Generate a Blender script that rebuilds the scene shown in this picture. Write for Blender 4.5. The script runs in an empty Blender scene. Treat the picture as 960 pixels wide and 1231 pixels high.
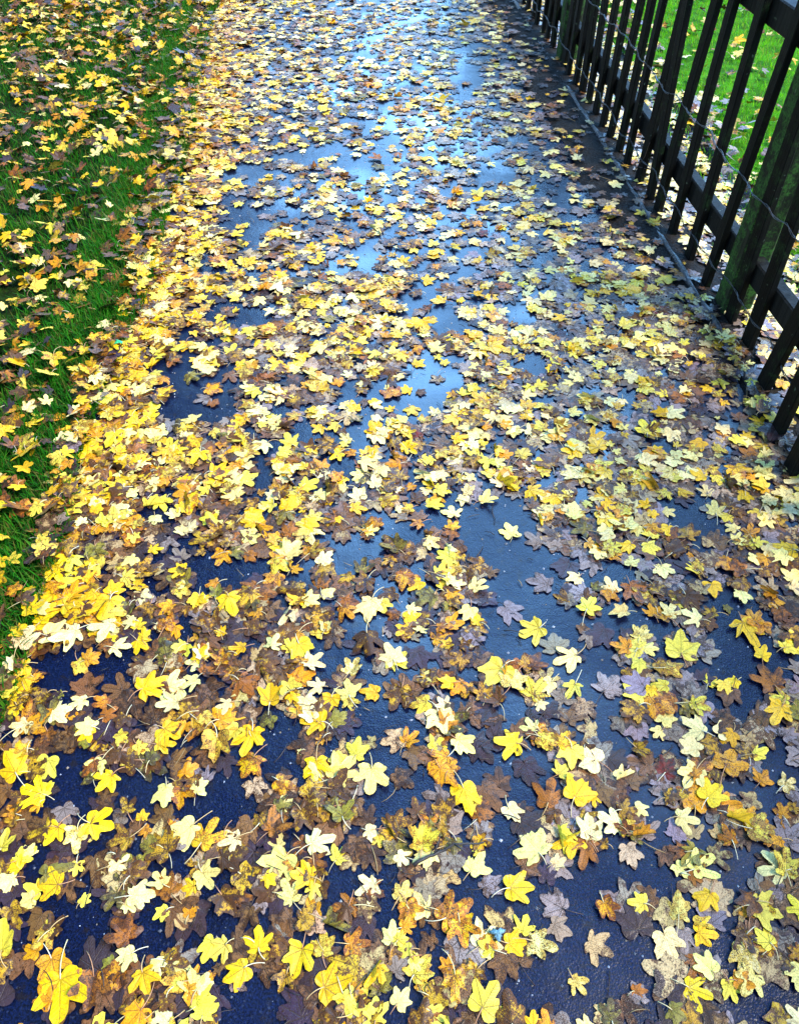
import bpy, math, random
import numpy as np
from math import radians, sin, cos, tan, atan, atan2, pi, sqrt
from mathutils import Vector, Euler, Matrix

random.seed(11)
rng = np.random.default_rng(11)
sc = bpy.context.scene
COL = sc.collection

# ------------------------------------------------------------------ camera
PW, PH, F = 960.0, 1231.0, 912.0
CAMZ = 1.40
PITCH, YAW = 48.2, -4.8
ROT = Euler((radians(90 - PITCH), 0, radians(YAW)), 'XYZ').to_matrix()
cam = bpy.data.cameras.new('camera')
cam.sensor_fit = 'VERTICAL'
cam.sensor_height = 24
cam.lens = 24 * F / PH
cam.clip_start = 0.05
cam.clip_end = 2000
co = bpy.data.objects.new('camera', cam)
co.location = (0, 0, CAMZ)
co.rotation_euler = (radians(90 - PITCH), 0, radians(YAW))
COL.objects.link(co)
sc.camera = co
RN = np.array(ROT)


def at(px, py, z=0.0):
    """the point of the level z that a photograph position looks at"""
    d = RN @ np.array([px - PW / 2, PH / 2 - py, -F])
    t = (z - CAMZ) / d[2]
    return np.array([d[0] * t, d[1] * t, z])


def proj(p):
    v = RN.T @ (np.asarray(p, float) - np.array([0, 0, CAMZ]))
    return PW / 2 + F * v[0] / -v[2], PH / 2 - F * v[1] / -v[2], -v[2]


# ------------------------------------------------------------------ object helpers
def link(name, me, parent=None):
    o = bpy.data.objects.new(name, me)
    COL.objects.link(o)
    if parent is not None:
        o.parent = parent
    return o


def tag(o, label=None, cat=None, group=None, kind=None):
    if label:
        o['label'] = label
    if cat:
        o['category'] = cat
    if group:
        o['group'] = group
    if kind:
        o['kind'] = kind
    return o


def empty(name, loc):
    o = bpy.data.objects.new(name, None)
    o.location = loc
    o.empty_display_size = 0.05
    COL.objects.link(o)
    return o


def mesh_np(name, V, loops, starts, totals, mat, smooth=True):
    me = bpy.data.meshes.new(name)
    me.vertices.add(len(V))
    me.vertices.foreach_set('co', np.asarray(V, np.float32).ravel())
    me.loops.add(len(loops))
    me.loops.foreach_set('vertex_index', np.asarray(loops, np.int32))
    me.polygons.add(len(starts))
    me.polygons.foreach_set('loop_start', np.asarray(starts, np.int32))
    me.polygons.foreach_set('use_smooth', np.full(len(starts), smooth, bool))
    me.update(calc_edges=True)
    if mat:
        me.materials.append(mat)
    return me


def pydata(name, V, Fc, mat, smooth=False):
    me = bpy.data.meshes.new(name)
    me.from_pydata([tuple(v) for v in V], [], Fc)
    me.polygons.foreach_set('use_smooth', [smooth] * len(me.polygons))
    if mat:
        me.materials.append(mat)
    me.update()
    return me


def tube(pts, rad, n=6):
    """a tapered tube through pts; rad is a number per point"""
    pts = [Vector(p) for p in pts]
    V, Fc = [], []
    for i, p in enumerate(pts):
        d = (pts[min(i + 1, len(pts) - 1)] - pts[max(i - 1, 0)]).normalized()
        a = d.cross(Vector((0, 0, 1)))
        if a.length < 1e-4:
            a = Vector((1, 0, 0))
        a.normalize()
        b = a.cross(d)
        for k in range(n):
            t = 2 * pi * k / n
            V.append(p + (a * cos(t) + b * sin(t)) * rad[i])
    for i in range(len(pts) - 1):
        for k in range(n):
            k2 = (k + 1) % n
            Fc.append((i * n + k, i * n + k2, (i + 1) * n + k2, (i + 1) * n + k))
    Fc.append(tuple(range(n - 1, -1, -1)))
    Fc.append(tuple((len(pts) - 1) * n + k for k in range(n)))
    return V, Fc


# ------------------------------------------------------------------ materials
class NT:
    def __init__(self, name):
        self.m = bpy.data.materials.new(name)
        self.m.use_nodes = True
        self.t = self.m.node_tree
        self.b = self.t.nodes['Principled BSDF']

    def n(self, typ, **kw):
        x = self.t.nodes.new(typ)
        for k, v in kw.items():
            setattr(x, k, v)
        return x

    def l(self, a, b):
        self.t.links.new(a, b)

    def val(self, sock, v):
        if hasattr(v, 'links'):
            self.l(v, sock)
        else:
            sock.default_value = v

    def math(self, op, a, b=0.0, clamp=False):
        x = self.n('ShaderNodeMath', operation=op, use_clamp=clamp)
        self.val(x.inputs[0], a)
        self.val(x.inputs[1], b)
        return x.outputs[0]

    def noise(self, vec, scale, detail=3.0, rough=0.55):
        x = self.n('ShaderNodeTexNoise')
        x.inputs['Scale'].default_value = scale
        x.inputs['Detail'].default_value = detail
        x.inputs['Roughness'].default_value = rough
        self.l(vec, x.inputs['Vector'])
        return x.outputs['Fac']

    def step(self, v, lo, hi):
        x = self.n('ShaderNodeMapRange', interpolation_type='SMOOTHSTEP')
        self.val(x.inputs['Value'], v)
        x.inputs['From Min'].default_value = lo
        x.inputs['From Max'].default_value = hi
        return x.outputs[0]

    def mix(self, f, a, b):
        x = self.n('ShaderNodeMix', data_type='RGBA')
        self.val(x.inputs[0], f)
        for s, v in ((x.inputs[6], a), (x.inputs[7], b)):
            if hasattr(v, 'links'):
                self.l(v, s)
            else:
                s.default_value = (*v, 1)
        return x.outputs[2]

    def bump(self, h, dist, strength=1.0, prev=None):
        x = self.n('ShaderNodeBump')
        x.inputs['Strength'].default_value = strength
        x.inputs['Distance'].default_value = dist
        self.l(h, x.inputs['Height'])
        if prev is not None:
            self.l(prev, x.inputs['Normal'])
        return x.outputs['Normal']

    def out(self, color=None, rough=None, normal=None, spec=None, coat=None):
        b = self.b.inputs
        if color is not None:
            self.val(b['Base Color'], color if hasattr(color, 'links') else (*color, 1))
        if rough is not None:
            self.val(b['Roughness'], rough)
        if normal is not None:
            self.l(normal, b['Normal'])
        if spec is not None:
            b['Specular IOR Level'].default_value = spec
        if coat is not None:
            b['Coat Weight'].default_value = coat[0]
            b['Coat Roughness'].default_value = coat[1]
        return self.m


def m_asphalt():
    g = NT('wet_asphalt')
    p = g.n('ShaderNodeNewGeometry').outputs['Position']
    fine = g.noise(p, 260, 3, .6)
    agg = g.n('ShaderNodeTexVoronoi')
    agg.inputs['Scale'].default_value = 310
    g.l(p, agg.inputs['Vector'])
    big = g.noise(p, 2.3, 4, .6)
    mid = g.noise(p, 14, 4, .6)
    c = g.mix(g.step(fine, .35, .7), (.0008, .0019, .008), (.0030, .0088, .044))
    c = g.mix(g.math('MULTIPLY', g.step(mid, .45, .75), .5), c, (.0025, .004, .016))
    mush = g.math('MULTIPLY', g.step(g.noise(p, 34, 4, .65), .56, .68), .7)
    c = g.mix(mush, c, (.010, .0065, .0045))
    grit = g.step(g.noise(p, 420, 1, .5), .74, .80)
    stone = g.step(agg.outputs['Color'], .80, .95)
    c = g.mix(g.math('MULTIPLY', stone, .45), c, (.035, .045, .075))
    c = g.mix(g.math('MULTIPLY', grit, .6), c, (.16, .18, .22))
    wet = g.step(big, .38, .62)
    r = g.math('MULTIPLY_ADD', wet, -.12)
    r.node.inputs[2].default_value = .34
    h = g.math('ADD', g.math('MULTIPLY', agg.outputs['Distance'], .6), g.math('MULTIPLY', fine, .7))
    n1 = g.bump(h, .0009, .5)
    n1 = g.bump(mid, .006, .4, n1)
    film = g.step(g.noise(p, 1.6, 3, .55), .44, .62)
    g.l(g.math('MULTIPLY', film, .85), g.b.inputs['Coat Weight'])
    g.b.inputs['Coat Roughness'].default_value = .14
    g.l(g.bump(h, .0004, .35, g.bump(mid, .004, .35)), g.b.inputs['Coat Normal'])
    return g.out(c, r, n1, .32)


def m_leaf():
    g = NT('leaf_blade')
    tint = g.n('ShaderNodeAttribute', attribute_name='tint')
    blot = g.n('ShaderNodeAttribute', attribute_name='blotch')
    par = g.n('ShaderNodeAttribute', attribute_name='leaf_par')   # wear, vein, gloss
    uv = g.n('ShaderNodeAttribute', attribute_name='leaf_pos')    # u, v in leaf lengths, seed
    s = g.n('ShaderNodeSeparateXYZ')
    g.l(uv.outputs['Vector'], s.inputs[0])
    ps = g.n('ShaderNodeSeparateXYZ')
    g.l(par.outputs['Vector'], ps.inputs[0])
    u = g.math('ABSOLUTE', s.outputs[0])
    v = s.outputs[1]
    wear, veinw, gloss = ps.outputs
    # main veins at 90, 44 and 2 degrees, narrowing outwards
    rr = g.math('SQRT', g.math('ADD', g.math('MULTIPLY', u, u), g.math('MULTIPLY', v, v)))
    wid = g.math('MULTIPLY_ADD', rr, -.016)
    wid.node.inputs[2].default_value = .029
    vein = None
    fish = None
    for a in (90, 43, 2):
        ca, sa = cos(radians(a)), sin(radians(a))
        cr = g.math('ABSOLUTE', g.math('SUBTRACT', g.math('MULTIPLY', u, sa), g.math('MULTIPLY', v, ca)))
        al = g.math('ADD', g.math('MULTIPLY', u, ca), g.math('MULTIPLY', v, sa))
        ln = g.math('MULTIPLY', g.step(g.math('DIVIDE', cr, wid), 1.0, .35), g.step(al, -.01, .02))
        vein = ln if vein is None else g.math('MAXIMUM', vein, ln)
        # side veins leaving the main one at a slant
        w = g.math('SINE', g.math('MULTIPLY', g.math('SUBTRACT', al, g.math('MULTIPLY', cr, .8)), 62))
        near = g.math('MULTIPLY', g.step(cr, .22, .02), g.step(w, .72, .98))
        fish = near if fish is None else g.math('MAXIMUM', fish, near)
    vec = uv.outputs['Vector']
    n1 = g.noise(vec, 2.6, 4, .65)
    n2 = g.noise(vec, 9, 3, .6)
    n3 = g.noise(vec, 26, 2, .5)
    edge = g.n('ShaderNodeAttribute', attribute_name='rim').outputs['Fac']
    # brown blotches: more of them with wear, gathering at the rim and along veins
    f = g.math('ADD', g.math('MULTIPLY', n1, 2.0), g.math('MULTIPLY', n2, 1.1))
    f = g.math('ADD', f, g.math('MULTIPLY', n3, .5))
    f = g.math('ADD', f, g.math('MULTIPLY', edge, .22))
    f = g.math('ADD', f, g.math('MULTIPLY', wear, 1.5))
    f = g.step(f, 2.22, 2.62)
    c = g.mix(f, tint.outputs['Color'], blot.outputs['Color'])
    spot = g.math('MULTIPLY', g.step(g.math('ADD', n3, g.math('MULTIPLY', n1, .35)), .72, .80), g.math('MULTIPLY', g.math('ADD', wear, .16), 1.8, True))
    c = g.mix(spot, c, (.035, .016, .006))
    # light patches in the tint
    hs = g.n('ShaderNodeHueSaturation')
    g.l(c, hs.inputs['Color'])
    vv = g.math('MULTIPLY_ADD', n2, 1.1)
    vv.node.inputs[2].default_value = .44
    g.l(vv, hs.inputs['Value'])
    c = hs.outputs['Color']
    dark = g.mix(.75, c, (.04, .022, .008))
    vm = g.math('MAXIMUM', vein, g.math('MULTIPLY', fish, .35))
    c = g.mix(g.math('MULTIPLY', vm, veinw), c, dark)
    h = g.math('SUBTRACT', g.math('MULTIPLY', n2, .5), g.math('MULTIPLY', g.math('MAXIMUM', vein, g.math('MULTIPLY', fish, .6)), .5))
    nr = g.bump(h, .0022, .7)
    return g.out(c, gloss, nr, .30)


def m_simple(name, c1, c2, scale, rough, bump=.001, c3=None, lo=.35, hi=.65, spec=.5):
    g = NT(name)
    p = g.n('ShaderNodeNewGeometry').outputs['Position']
    n1 = g.noise(p, scale, 5, .6)
    n2 = g.noise(p, scale * 6, 3, .6)
    c = g.mix(g.step(n1, lo, hi), c1, c2)
    if c3:
        c = g.mix(g.step(n2, .52, .68), c, c3)
    nr = g.bump(g.math('ADD', n1, n2), bump, .8)
    return g.out(c, rough, nr, spec)


def m_attr(name, rough, spec=.4):
    g = NT(name)
    a = g.n('ShaderNodeAttribute', attribute_name='tint')
    return g.out(a.outputs['Color'], rough, None, spec)


def m_wood(name, c1, c2, moss, mossiness):
    g = NT(name)
    tc = g.n('ShaderNodeTexCoord').outputs['Object']
    mp = g.n('ShaderNodeMapping')
    mp.inputs['Scale'].default_value = (60, 60, 3.2)
    g.l(tc, mp.inputs['Vector'])
    inf = g.n('ShaderNodeObjectInfo').outputs['Random']
    ad = g.n('ShaderNodeVectorMath', operation='ADD')
    g.l(mp.outputs[0], ad.inputs[0])
    cx = g.n('ShaderNodeCombineXYZ')
    g.l(g.math('MULTIPLY', inf, 37.0), cx.inputs[0])
    g.l(cx.outputs[0], ad.inputs[1])
    grain = g.noise(ad.outputs[0], 1.0, 5, .65)
    p = g.n('ShaderNodeNewGeometry').outputs['Position']
    n2 = g.noise(p, 22, 5, .65)
    n3 = g.noise(p, 150, 3, .6)
    c = g.mix(g.step(grain, .3, .7), c1, c2)
    ms = g.math('MULTIPLY', g.step(n2, .62 - mossiness, .80 - mossiness), g.step(n3, .3, .65))
    c = g.mix(ms, c, moss)
    lich = g.math('MULTIPLY', g.step(g.noise(p, 60, 2, .5), .70, .76), .5)
    c = g.mix(lich, c, (.10, .14, .10))
    h = g.math('ADD', grain, g.math('MULTIPLY', n3, .5))
    nr = g.bump(h, .0025, .8)
    r = g.math('MULTIPLY_ADD', n2, .3)
    r.node.inputs[2].default_value = .52
    return g.out(c, r, nr, .09)


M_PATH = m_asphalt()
M_LEAF = m_leaf()
M_STALK = m_attr('leaf_stalk', .45)
def m_grass():
    g = NT('grass_blade')
    a = g.n('ShaderNodeAttribute', attribute_name='tint')
    g.out(a.outputs['Color'], .6, None, .10)
    tr = g.n('ShaderNodeBsdfTranslucent')
    g.l(a.outputs['Color'], tr.inputs['Color'])
    mx = g.n('ShaderNodeMixShader')
    mx.inputs[0].default_value = .4
    g.l(g.b.outputs[0], mx.inputs[1])
    g.l(tr.outputs[0], mx.inputs[2])
    g.l(mx.outputs[0], g.t.nodes['Material Output'].inputs['Surface'])
    return g.m


M_GRASS = m_grass()
M_SOIL = m_simple('wet_soil', (.004, .0035, .003), (.014, .011, .008), 16, .8, .012, (.020, .017, .013), spec=.2)
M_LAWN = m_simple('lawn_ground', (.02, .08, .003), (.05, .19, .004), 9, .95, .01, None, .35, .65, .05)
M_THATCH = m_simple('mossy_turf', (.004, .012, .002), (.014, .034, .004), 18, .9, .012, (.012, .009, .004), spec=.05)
M_KERB = m_simple('edging_stone', (.012, .013, .014), (.045, .048, .055), 12, .42, .006, (.008, .012, .006))
M_PICKET = m_wood('weathered_picket', (.0014, .0015, .0013), (.0048, .0050, .0038), (.012, .028, .008), .10)
M_POST = m_wood('mossy_post', (.006, .008, .005), (.020, .024, .014), (.035, .105, .020), .22)
M_RAIL = m_wood('wet_rail', (.004, .0045, .0045), (.015, .016, .015), (.014, .026, .012), .0)
M_WIRE = m_simple('galvanised_wire', (.03, .035, .04), (.10, .115, .13), 60, .45, .0006, (.10, .07, .05))
M_WIRE.node_tree.nodes['Principled BSDF'].inputs['Metallic'].default_value = .8
M_TWIG = m_simple('twig_bark', (.012, .009, .007), (.035, .026, .020), 60, .5, .002)
M_SCRAP = m_simple('turquoise_scrap', (.08, .20, .25), (.18, .34, .40), 90, .35, .002, (.05, .16, .18))
M_GREENBIT = m_simple('green_plastic', (.02, .34, .12), (.04, .48, .2), 40, .3, .001)
M_GRIT = m_attr('grit', .5)

# ------------------------------------------------------------------ the ground
XL = -.650          # verge edge of the path
XF = 1.200          # path-side face of the pickets
XK = XF - .035                # edging line
XS = XF - .20                 # where the soil strip begins
Y0, Y1 = -1.5, 11.0


def wob(y, s, amp):
    return amp * (sin(y * 2.1 + s) * .5 + sin(y * 5.3 + s * 2.7) * .3 + sin(y * 13.1 + s * 5.1) * .2 + sin(y * 29 + s * 1.7) * .12)


def left_edge(y):
    return XL - .056 * max(0, 2.4 - y) + wob(y, .7, .032)


def soil_edge(y):
    return XS + .14 * max(0, min(1, (2.6 - y) / .8)) + wob(y, 3.1, .05)


def hgt_verge(x, y):
    d = left_edge(y) - x
    if d <= 0:
        return 0.0
    t = min(1, d / .16)
    return .028 * t * t * (3 - 2 * t) + .008 * sin(x * 9 + y * 3) * t + .006 * sin(y * 11 - x * 5) * t


def sheet(name, xs_of_y, ys, zf, mat, kind='structure'):
    V, Fc = [], []
    for y in ys:
        row = xs_of_y(y)
        for x in row:
            V.append((x, y, zf(x, y)))
    n = len(row)
    for j in range(len(ys) - 1):
        for i in range(n - 1):
            a = j * n + i
            Fc.append((a, a + 1, a + n + 1, a + n))
    o = link(name, pydata(name, V, Fc, mat, True))
    tag(o, kind=kind)
    return o


ys = np.arange(Y0, Y1 + .01, .05)
gs = 250.0
link_g = link('ground', pydata('ground', [(-gs, -gs, -.012), (gs, -gs, -.012), (gs, gs, -.012), (-gs, gs, -.012)], [(0, 1, 2, 3)], M_LAWN))
tag(link_g, kind='structure')
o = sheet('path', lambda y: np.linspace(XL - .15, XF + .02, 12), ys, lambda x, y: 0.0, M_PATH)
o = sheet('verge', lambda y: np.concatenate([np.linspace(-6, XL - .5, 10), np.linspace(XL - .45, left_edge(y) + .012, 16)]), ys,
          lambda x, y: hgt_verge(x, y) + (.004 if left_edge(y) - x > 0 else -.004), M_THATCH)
o = sheet('soil_strip', lambda y: np.linspace(soil_edge(y), XF + .42, 14), ys,
          lambda x, y: (.004 + .010 * min(1, (x - soil_edge(y)) / .08) + .004 * sin(x * 47 + y * 31)) * min(1, (x - soil_edge(y)) / .02 + .3), M_SOIL)
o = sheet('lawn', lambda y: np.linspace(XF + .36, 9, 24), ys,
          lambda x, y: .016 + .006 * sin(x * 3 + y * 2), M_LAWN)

# edging stones between the path and the fence
edg = None


def kerb_mesh():
    V, Fc = [], []
    y = Y0
    while y < Y1:
        L = random.uniform(.5, .9)
        n = int(L / .05)
        base = len(V)
        lift = random.uniform(-.006, .008)
        for k in range(n + 1):
            yy = y + (L - .008) * k / n
            x0 = XK - .016 + wob(yy, 1.3, .006)
            w = .020 + .004 * sin(yy * 23) + random.uniform(-.002, .002)
            z = .017 + lift + .003 * sin(yy * 17) + random.uniform(-.0015, .0015)
            for (dx, zz) in ((0, -.02), (.002, z - .006), (.008, z), (w - .006, z), (w, z - .006), (w, -.02)):
                V.append((x0 + dx, yy, zz))
        for k in range(n):
            for q in range(5):
                a = base + k * 6 + q
                Fc.append((a, a + 1, a + 7, a + 6))
        Fc.append(tuple(base + q for q in range(6)))
        Fc.append(tuple(base + n * 6 + q for q in range(5, -1, -1)))
        y += L
    return pydata('kerb', V, Fc, M_KERB, False)


tag(link('kerb', kerb_mesh()), kind='structure')

# ------------------------------------------------------------------ the fence
fence = empty('picket_fence', (XF, 2.1, 0))
tag(fence, 'dark weathered wooden picket fence with mossy square posts between the wet path and lawn', 'fence')


def box_local(hx, hy, z0, z1, jit=0.0, top=0.0, seg=7):
    """an upright board with slightly uneven faces, bevelled corners; origin at its foot"""
    V, Fc = [], []
    b = min(hx, hy) * .22
    ring = [(-hx + b, -hy), (hx - b, -hy), (hx, -hy + b), (hx, hy - b), (hx - b, hy), (-hx + b, hy), (-hx, hy - b), (-hx, -hy + b)]
    ph = random.uniform(0, 9)
    for k in range(seg + 1):
        t = k / seg
        z = z0 + (z1 - z0) * t
        dx, dy = jit * sin(ph + 5 * t), jit * sin(ph * 2 + 4 * t)
        for (x, y) in ring:
            V.append((x + dx, y + dy + random.uniform(-1, 1) * jit * .3, z))
    for k in range(seg):
        for q in range(8):
            q2 = (q + 1) % 8
            Fc.append((k * 8 + q, k * 8 + q2, k * 8 + 8 + q2, k * 8 + 8 + q))
    Fc.append(tuple(range(7, -1, -1)))
    apex = len(V)
    V.append((0, 0, z1 + top))
    for q in range(8):
        Fc.append((seg * 8 + q, seg * 8 + (q + 1) % 8, apex))
    return V, Fc


foot_px = [(741, 184), (749, 200), (761, 222), (774, 241), (788, 258), (802, 283), (819, 314), (838, 345), (872, 388), (893, 420), (910, 470), (928, 522)]
py_ = sorted(at(*p)[1] for p in foot_px)
post_y = [at(865, 372)[1]]
post_y += [post_y[0] + 2.32, post_y[0] + 4.7, post_y[0] + 7.0, post_y[0] - 2.35]
yy = py_[-1]
while yy < 9.0:
    yy += random.uniform(.118, .15)
    py_.append(yy)
yy = py_[0]
while yy > -.9:
    yy -= random.uniform(.14, .165)
    py_.insert(0, yy)
XC = XF + .011
for y in py_:
    if any(abs(y - q) < .07 for q in post_y):
        continue
    V, Fc = box_local(.010, random.uniform(.022, .028), -.05, random.uniform(.98, 1.03), .003, .02)
    p = link('picket', pydata('picket', V, Fc, M_PICKET), fence)
    p.location = (XC - XF - min(.09, max(0, 1.76 - y) * .19) + random.uniform(-.003, .003), y - 2.1, random.uniform(-.01, .03))
    p.rotation_euler = (radians(random.gauss(0, 1.7)), radians(random.gauss(0, .9)), radians(random.uniform(-7, 7)))
for y in post_y:
    V, Fc = box_local(.046, .046, -.1, 1.12, .003, .03)
    p = link('post', pydata('post', V, Fc, M_POST), fence)
    p.location = (.050, y - 2.1, 0)
    p.rotation_euler = (radians(random.uniform(-.8, .8)), radians(random.uniform(-.6, .6)), radians(random.uniform(-4, 4)))


def rail(zc):
    V, Fc = box_local(.021, .036, 0, 9.5, .003, 0, 24)
    # laid along y: (x, y, z) -> (x, z, y)
    V = [(x, z - .6, y + zc + .004 * sin(z * 3)) for (x, y, z) in V]
    Fc = [tuple(reversed(f)) for f in Fc]
    r = link('rail', pydata('rail', V, Fc, M_RAIL), fence)
    r.location = (.022 + .0235, -2.1 - .6, 0)
    return r


rail(.175)
rail(.765)


def wire(z, amp, ph):
    pts, y = [], -.8
    while y < 9:
        pts.append((-.010 + .006 * sin(y * 23 + ph), y - 2.1, z + amp * (sin(y * 7.3 + ph) * .7 + sin(y * 41 + ph) * .35 + sin(y * 19) * .3)))
        y += .02
    V, Fc = tube(pts, [.0013] * len(pts), 5)
    # a second strand twisted round the first, with knots
    pts2 = [(p[0] + .004 * sin(i * 1.1), p[1], p[2] + .004 * cos(i * 1.1)) for i, p in enumerate(pts)]
    V2, F2 = tube(pts2, [.0009 + (.0018 if i % 17 < 2 else 0) for i in range(len(pts2))], 5)
    b = len(V)
    return link('wire_strand', pydata('wire_strand', V + V2, Fc + [tuple(q + b for q in f) for f in F2], M_WIRE, True), fence)


wire(.115, .011, .4)
wire(.395, .011, 2.2)

# ------------------------------------------------------------------ leaves
def lin(r, g, b):
    f = lambda c: (c / 255 / 12.92) if c / 255 < .04045 else ((c / 255 + .055) / 1.055) ** 2.4
    return (f(r), f(g), f(b))


TINT = {  # leaf colours (blade, blotch)
    'Y': ((.74, .44, .003), (.34, .11, .004)),
    'P': ((.74, .57, .045), (.40, .20, .015)),
    'C': ((.78, .63, .20), (.58, .38, .06)),
    'G': ((.66, .28, .002), (.22, .055, .003)),
    'M': ((.50, .27, .008), (.085, .030, .005)),
    'O': ((.32, .105, .005), (.075, .022, .005)),
    'B': ((.17, .075, .022), (.040, .016, .006)),
    'D': ((.038, .021, .028), (.016, .009, .009)),
    'L': ((.24, .18, .145), (.085, .050, .032)),
    'V': ((.24, .19, .018), (.055, .040, .010)),
    'T': ((.46, .31, .13), (.13, .060, .022)),
    'R': ((.17, .018, .005), (.07, .018, .006)),
}

N_TH = 48
TH = np.linspace(-pi / 2, 3 * pi / 2, N_TH, endpoint=False) + 1e-3


def outline(var):
    """radius by angle of a five-lobed field maple leaf around its stalk joint (tip at 90 degrees, radius 1)"""
    r_ = np.random.default_rng(var)
    ws, pw = r_.uniform(.98, 1.22), r_.uniform(1.7, 2.6)      # width of the lobes; low powers give pointed ones
    sp = r_.uniform(43, 52)
    lobes = [(90, 1.0, 22), (90 - sp - r_.uniform(-5, 5), r_.uniform(.72, .98), 19), (90 + sp + r_.uniform(-5, 5), r_.uniform(.72, .98), 19),
             (90 - 98 + r_.uniform(-9, 9), r_.uniform(.36, .62), 21), (90 + 98 + r_.uniform(-9, 9), r_.uniform(.36, .62), 21)]
    full = r_.uniform(.34, .54)
    d = np.degrees(TH)
    rad = np.full(N_TH, .0)
    for (a, R, w) in lobes:
        x = (d - a + 180) % 360 - 180
        w = w * ws * r_.uniform(.9, 1.12)
        rad = np.maximum(rad, R * np.exp(-np.abs(x / w) ** pw))
        if R > .65:                                            # shoulder teeth
            for sgn in (-1, 1):
                rad = np.maximum(rad, R * r_.uniform(.74, .88) * np.exp(-np.abs((x - sgn * w * r_.uniform(.6, .8)) / (w * .34)) ** 1.8))
    back = ((d + 90 + 180) % 360 - 180)
    floor_ = full * (1 - .86 * np.exp(-(back / 42.0) ** 2))
    rad = np.maximum(rad, floor_)
    if r_.random() < .3:                                       # a torn bite
        k = r_.integers(0, N_TH)
        rad[np.arange(k, k + 3) % N_TH] *= r_.uniform(.6, .85)
    rad *= 1 + r_.uniform(-.03, .03, N_TH)
    return rad


OUT = [outline(i) for i in range(36)]
RINGS_HI, RINGS_LO = (.22, .45, .68, .86, 1.0), (.5, 1.0)


def topo(nr):
    n = N_TH
    loops, starts = [], []
    for k in range(n):
        starts.append(len(loops))
        loops += [0, 1 + k, 1 + (k + 1) % n]
    for r in range(nr - 1):
        for k in range(n):
            a = 1 + r * n + k
            b = 1 + r * n + (k + 1) % n
            starts.append(len(loops))
            loops += [a, a + n, b + n, b]
    return np.array(loops), np.array(starts)


TOPO = {5: topo(5), 2: topo(2)}


class Leaf:
    pass


def make_leaf(x, y, L, ang, code, wear=None, var=None, fold=False, tip=None, z0=0.0, src='r'):
    """ang: direction of the tip on the ground (radians); (x, y): the stalk joint"""
    f = Leaf()
    f.x, f.y, f.L, f.ang, f.code, f.fold, f.z0, f.src = x, y, L, ang, code, fold, z0, src
    f.var = random.randrange(36) if var is None else var
    flat = code in 'DLBT'
    f.wear = wear if wear is not None else {'Y': random.choice((0, .05, .12, .3)), 'P': random.choice((.0, .1, .3, .45)), 'C': random.choice((0, 0, .08, .22)), 'G': random.uniform(.1, .4),
                                            'M': random.uniform(.35, .62), 'O': random.uniform(.25, .5), 'B': random.uniform(.2, .5), 'D': random.uniform(.1, .4), 'L': random.uniform(.1, .42), 'V': random.uniform(.2, .5), 'T': random.uniform(.2, .5), 'R': .38}[code]
    c1, c2 = TINT[code]
    j = np.array([random.uniform(.82, 1.12)] * 3) * np.array([random.uniform(.93, 1.07), random.uniform(.9, 1.08), random.uniform(.7, 1.3)])
    f.c1 = np.clip(np.array(c1) * j, 0, .85)
    f.c2 = np.clip(np.array(c2) * random.uniform(.6, 1.25), 0, .8)
    f.dome = random.uniform(.0, .05) if flat else random.choice((-1, 1, 1)) * random.uniform(.0, .13)
    f.foldang = radians(random.uniform(-3, 6)) if flat else radians(random.choice((random.uniform(-8, 10), random.uniform(-8, 10), random.uniform(-20, 30))))
    f.crk = (.008 if flat else .030) * random.uniform(.5, 1.4)
    f.tilt = (0, 0) if flat else (radians(random.uniform(-7, 7)), radians(random.uniform(-7, 7)))
    f.sx = random.uniform(.88, 1.10)
    f.droop = random.uniform(0, .05) if flat else random.uniform(-.10, .16)
    f.vein = random.uniform(.3, .9) if code in 'YPGMVBLD' else random.uniform(0, .4)
    f.gloss = random.uniform(.24, .36) if flat else random.uniform(.34, .5)
    f.seed = random.uniform(0, 100)
    f.stalk = random.random() < (.35 if flat else .8)
    f.stcol = random.choice(((.62, .50, .24), (.55, .36, .14), (.45, .22, .10), (.66, .58, .36))) if not flat else (.05, .03, .02)
    f.stlen = random.uniform(.45, .95)
    f.stbend = random.uniform(-.9, .9)
    return f


def blade_verts(f, rings):
    rad = OUT[f.var]
    n = N_TH
    P = [np.zeros((1, 2))]
    ring_id = [np.zeros(1)]
    for r in rings:
        P.append(np.stack([np.cos(TH) * rad * r, np.sin(TH) * rad * r], 1))
        ring_id.append(np.full(n, r))
    P = np.concatenate(P)
    rim = np.concatenate(ring_id)
    uvw = np.zeros((len(P), 3))
    uvw[:, :2] = P
    uvw[:, 2] = f.seed
    u = P[:, 0] * f.sx
    v = P[:, 1].copy()
    rr = np.hypot(u, v - .35)
    th = np.arctan2(v, u)
    z = -f.dome * rr ** 2 * 1.6
    z = z + f.crk * np.sin(th * 7 + f.seed) * rr + f.crk * .7 * np.sin(u * 11 + f.seed * 3) * np.cos(v * 9 + f.seed)
    z -= f.droop * np.clip(v - .45, 0, 1) ** 2 * 1.5
    if f.fold:
        a = np.where(u > 0, radians(128), radians(8))
        R = .10
        # roll one half up and over the midrib
        s = np.abs(u)
        arc = np.minimum(s / R, a)
        rest = np.clip(s - R * a, 0, None)
        uu = R * np.sin(arc) + rest * np.cos(a)
        zz = R * (1 - np.cos(arc)) + rest * np.sin(a)
        u = np.sign(u) * uu
        z = z * .4 + zz
    else:
        z = z + np.abs(u) * sin(f.foldang)
        u = u * cos(f.foldang)
    X = np.stack([u, v, z], 1) * f.L
    # tilt, turn
    tx, ty = f.tilt
    Rm = np.array((Euler((tx, ty, f.ang - pi / 2), 'XYZ')).to_matrix())
    X = X @ Rm.T
    return X, uvw, rim


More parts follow.
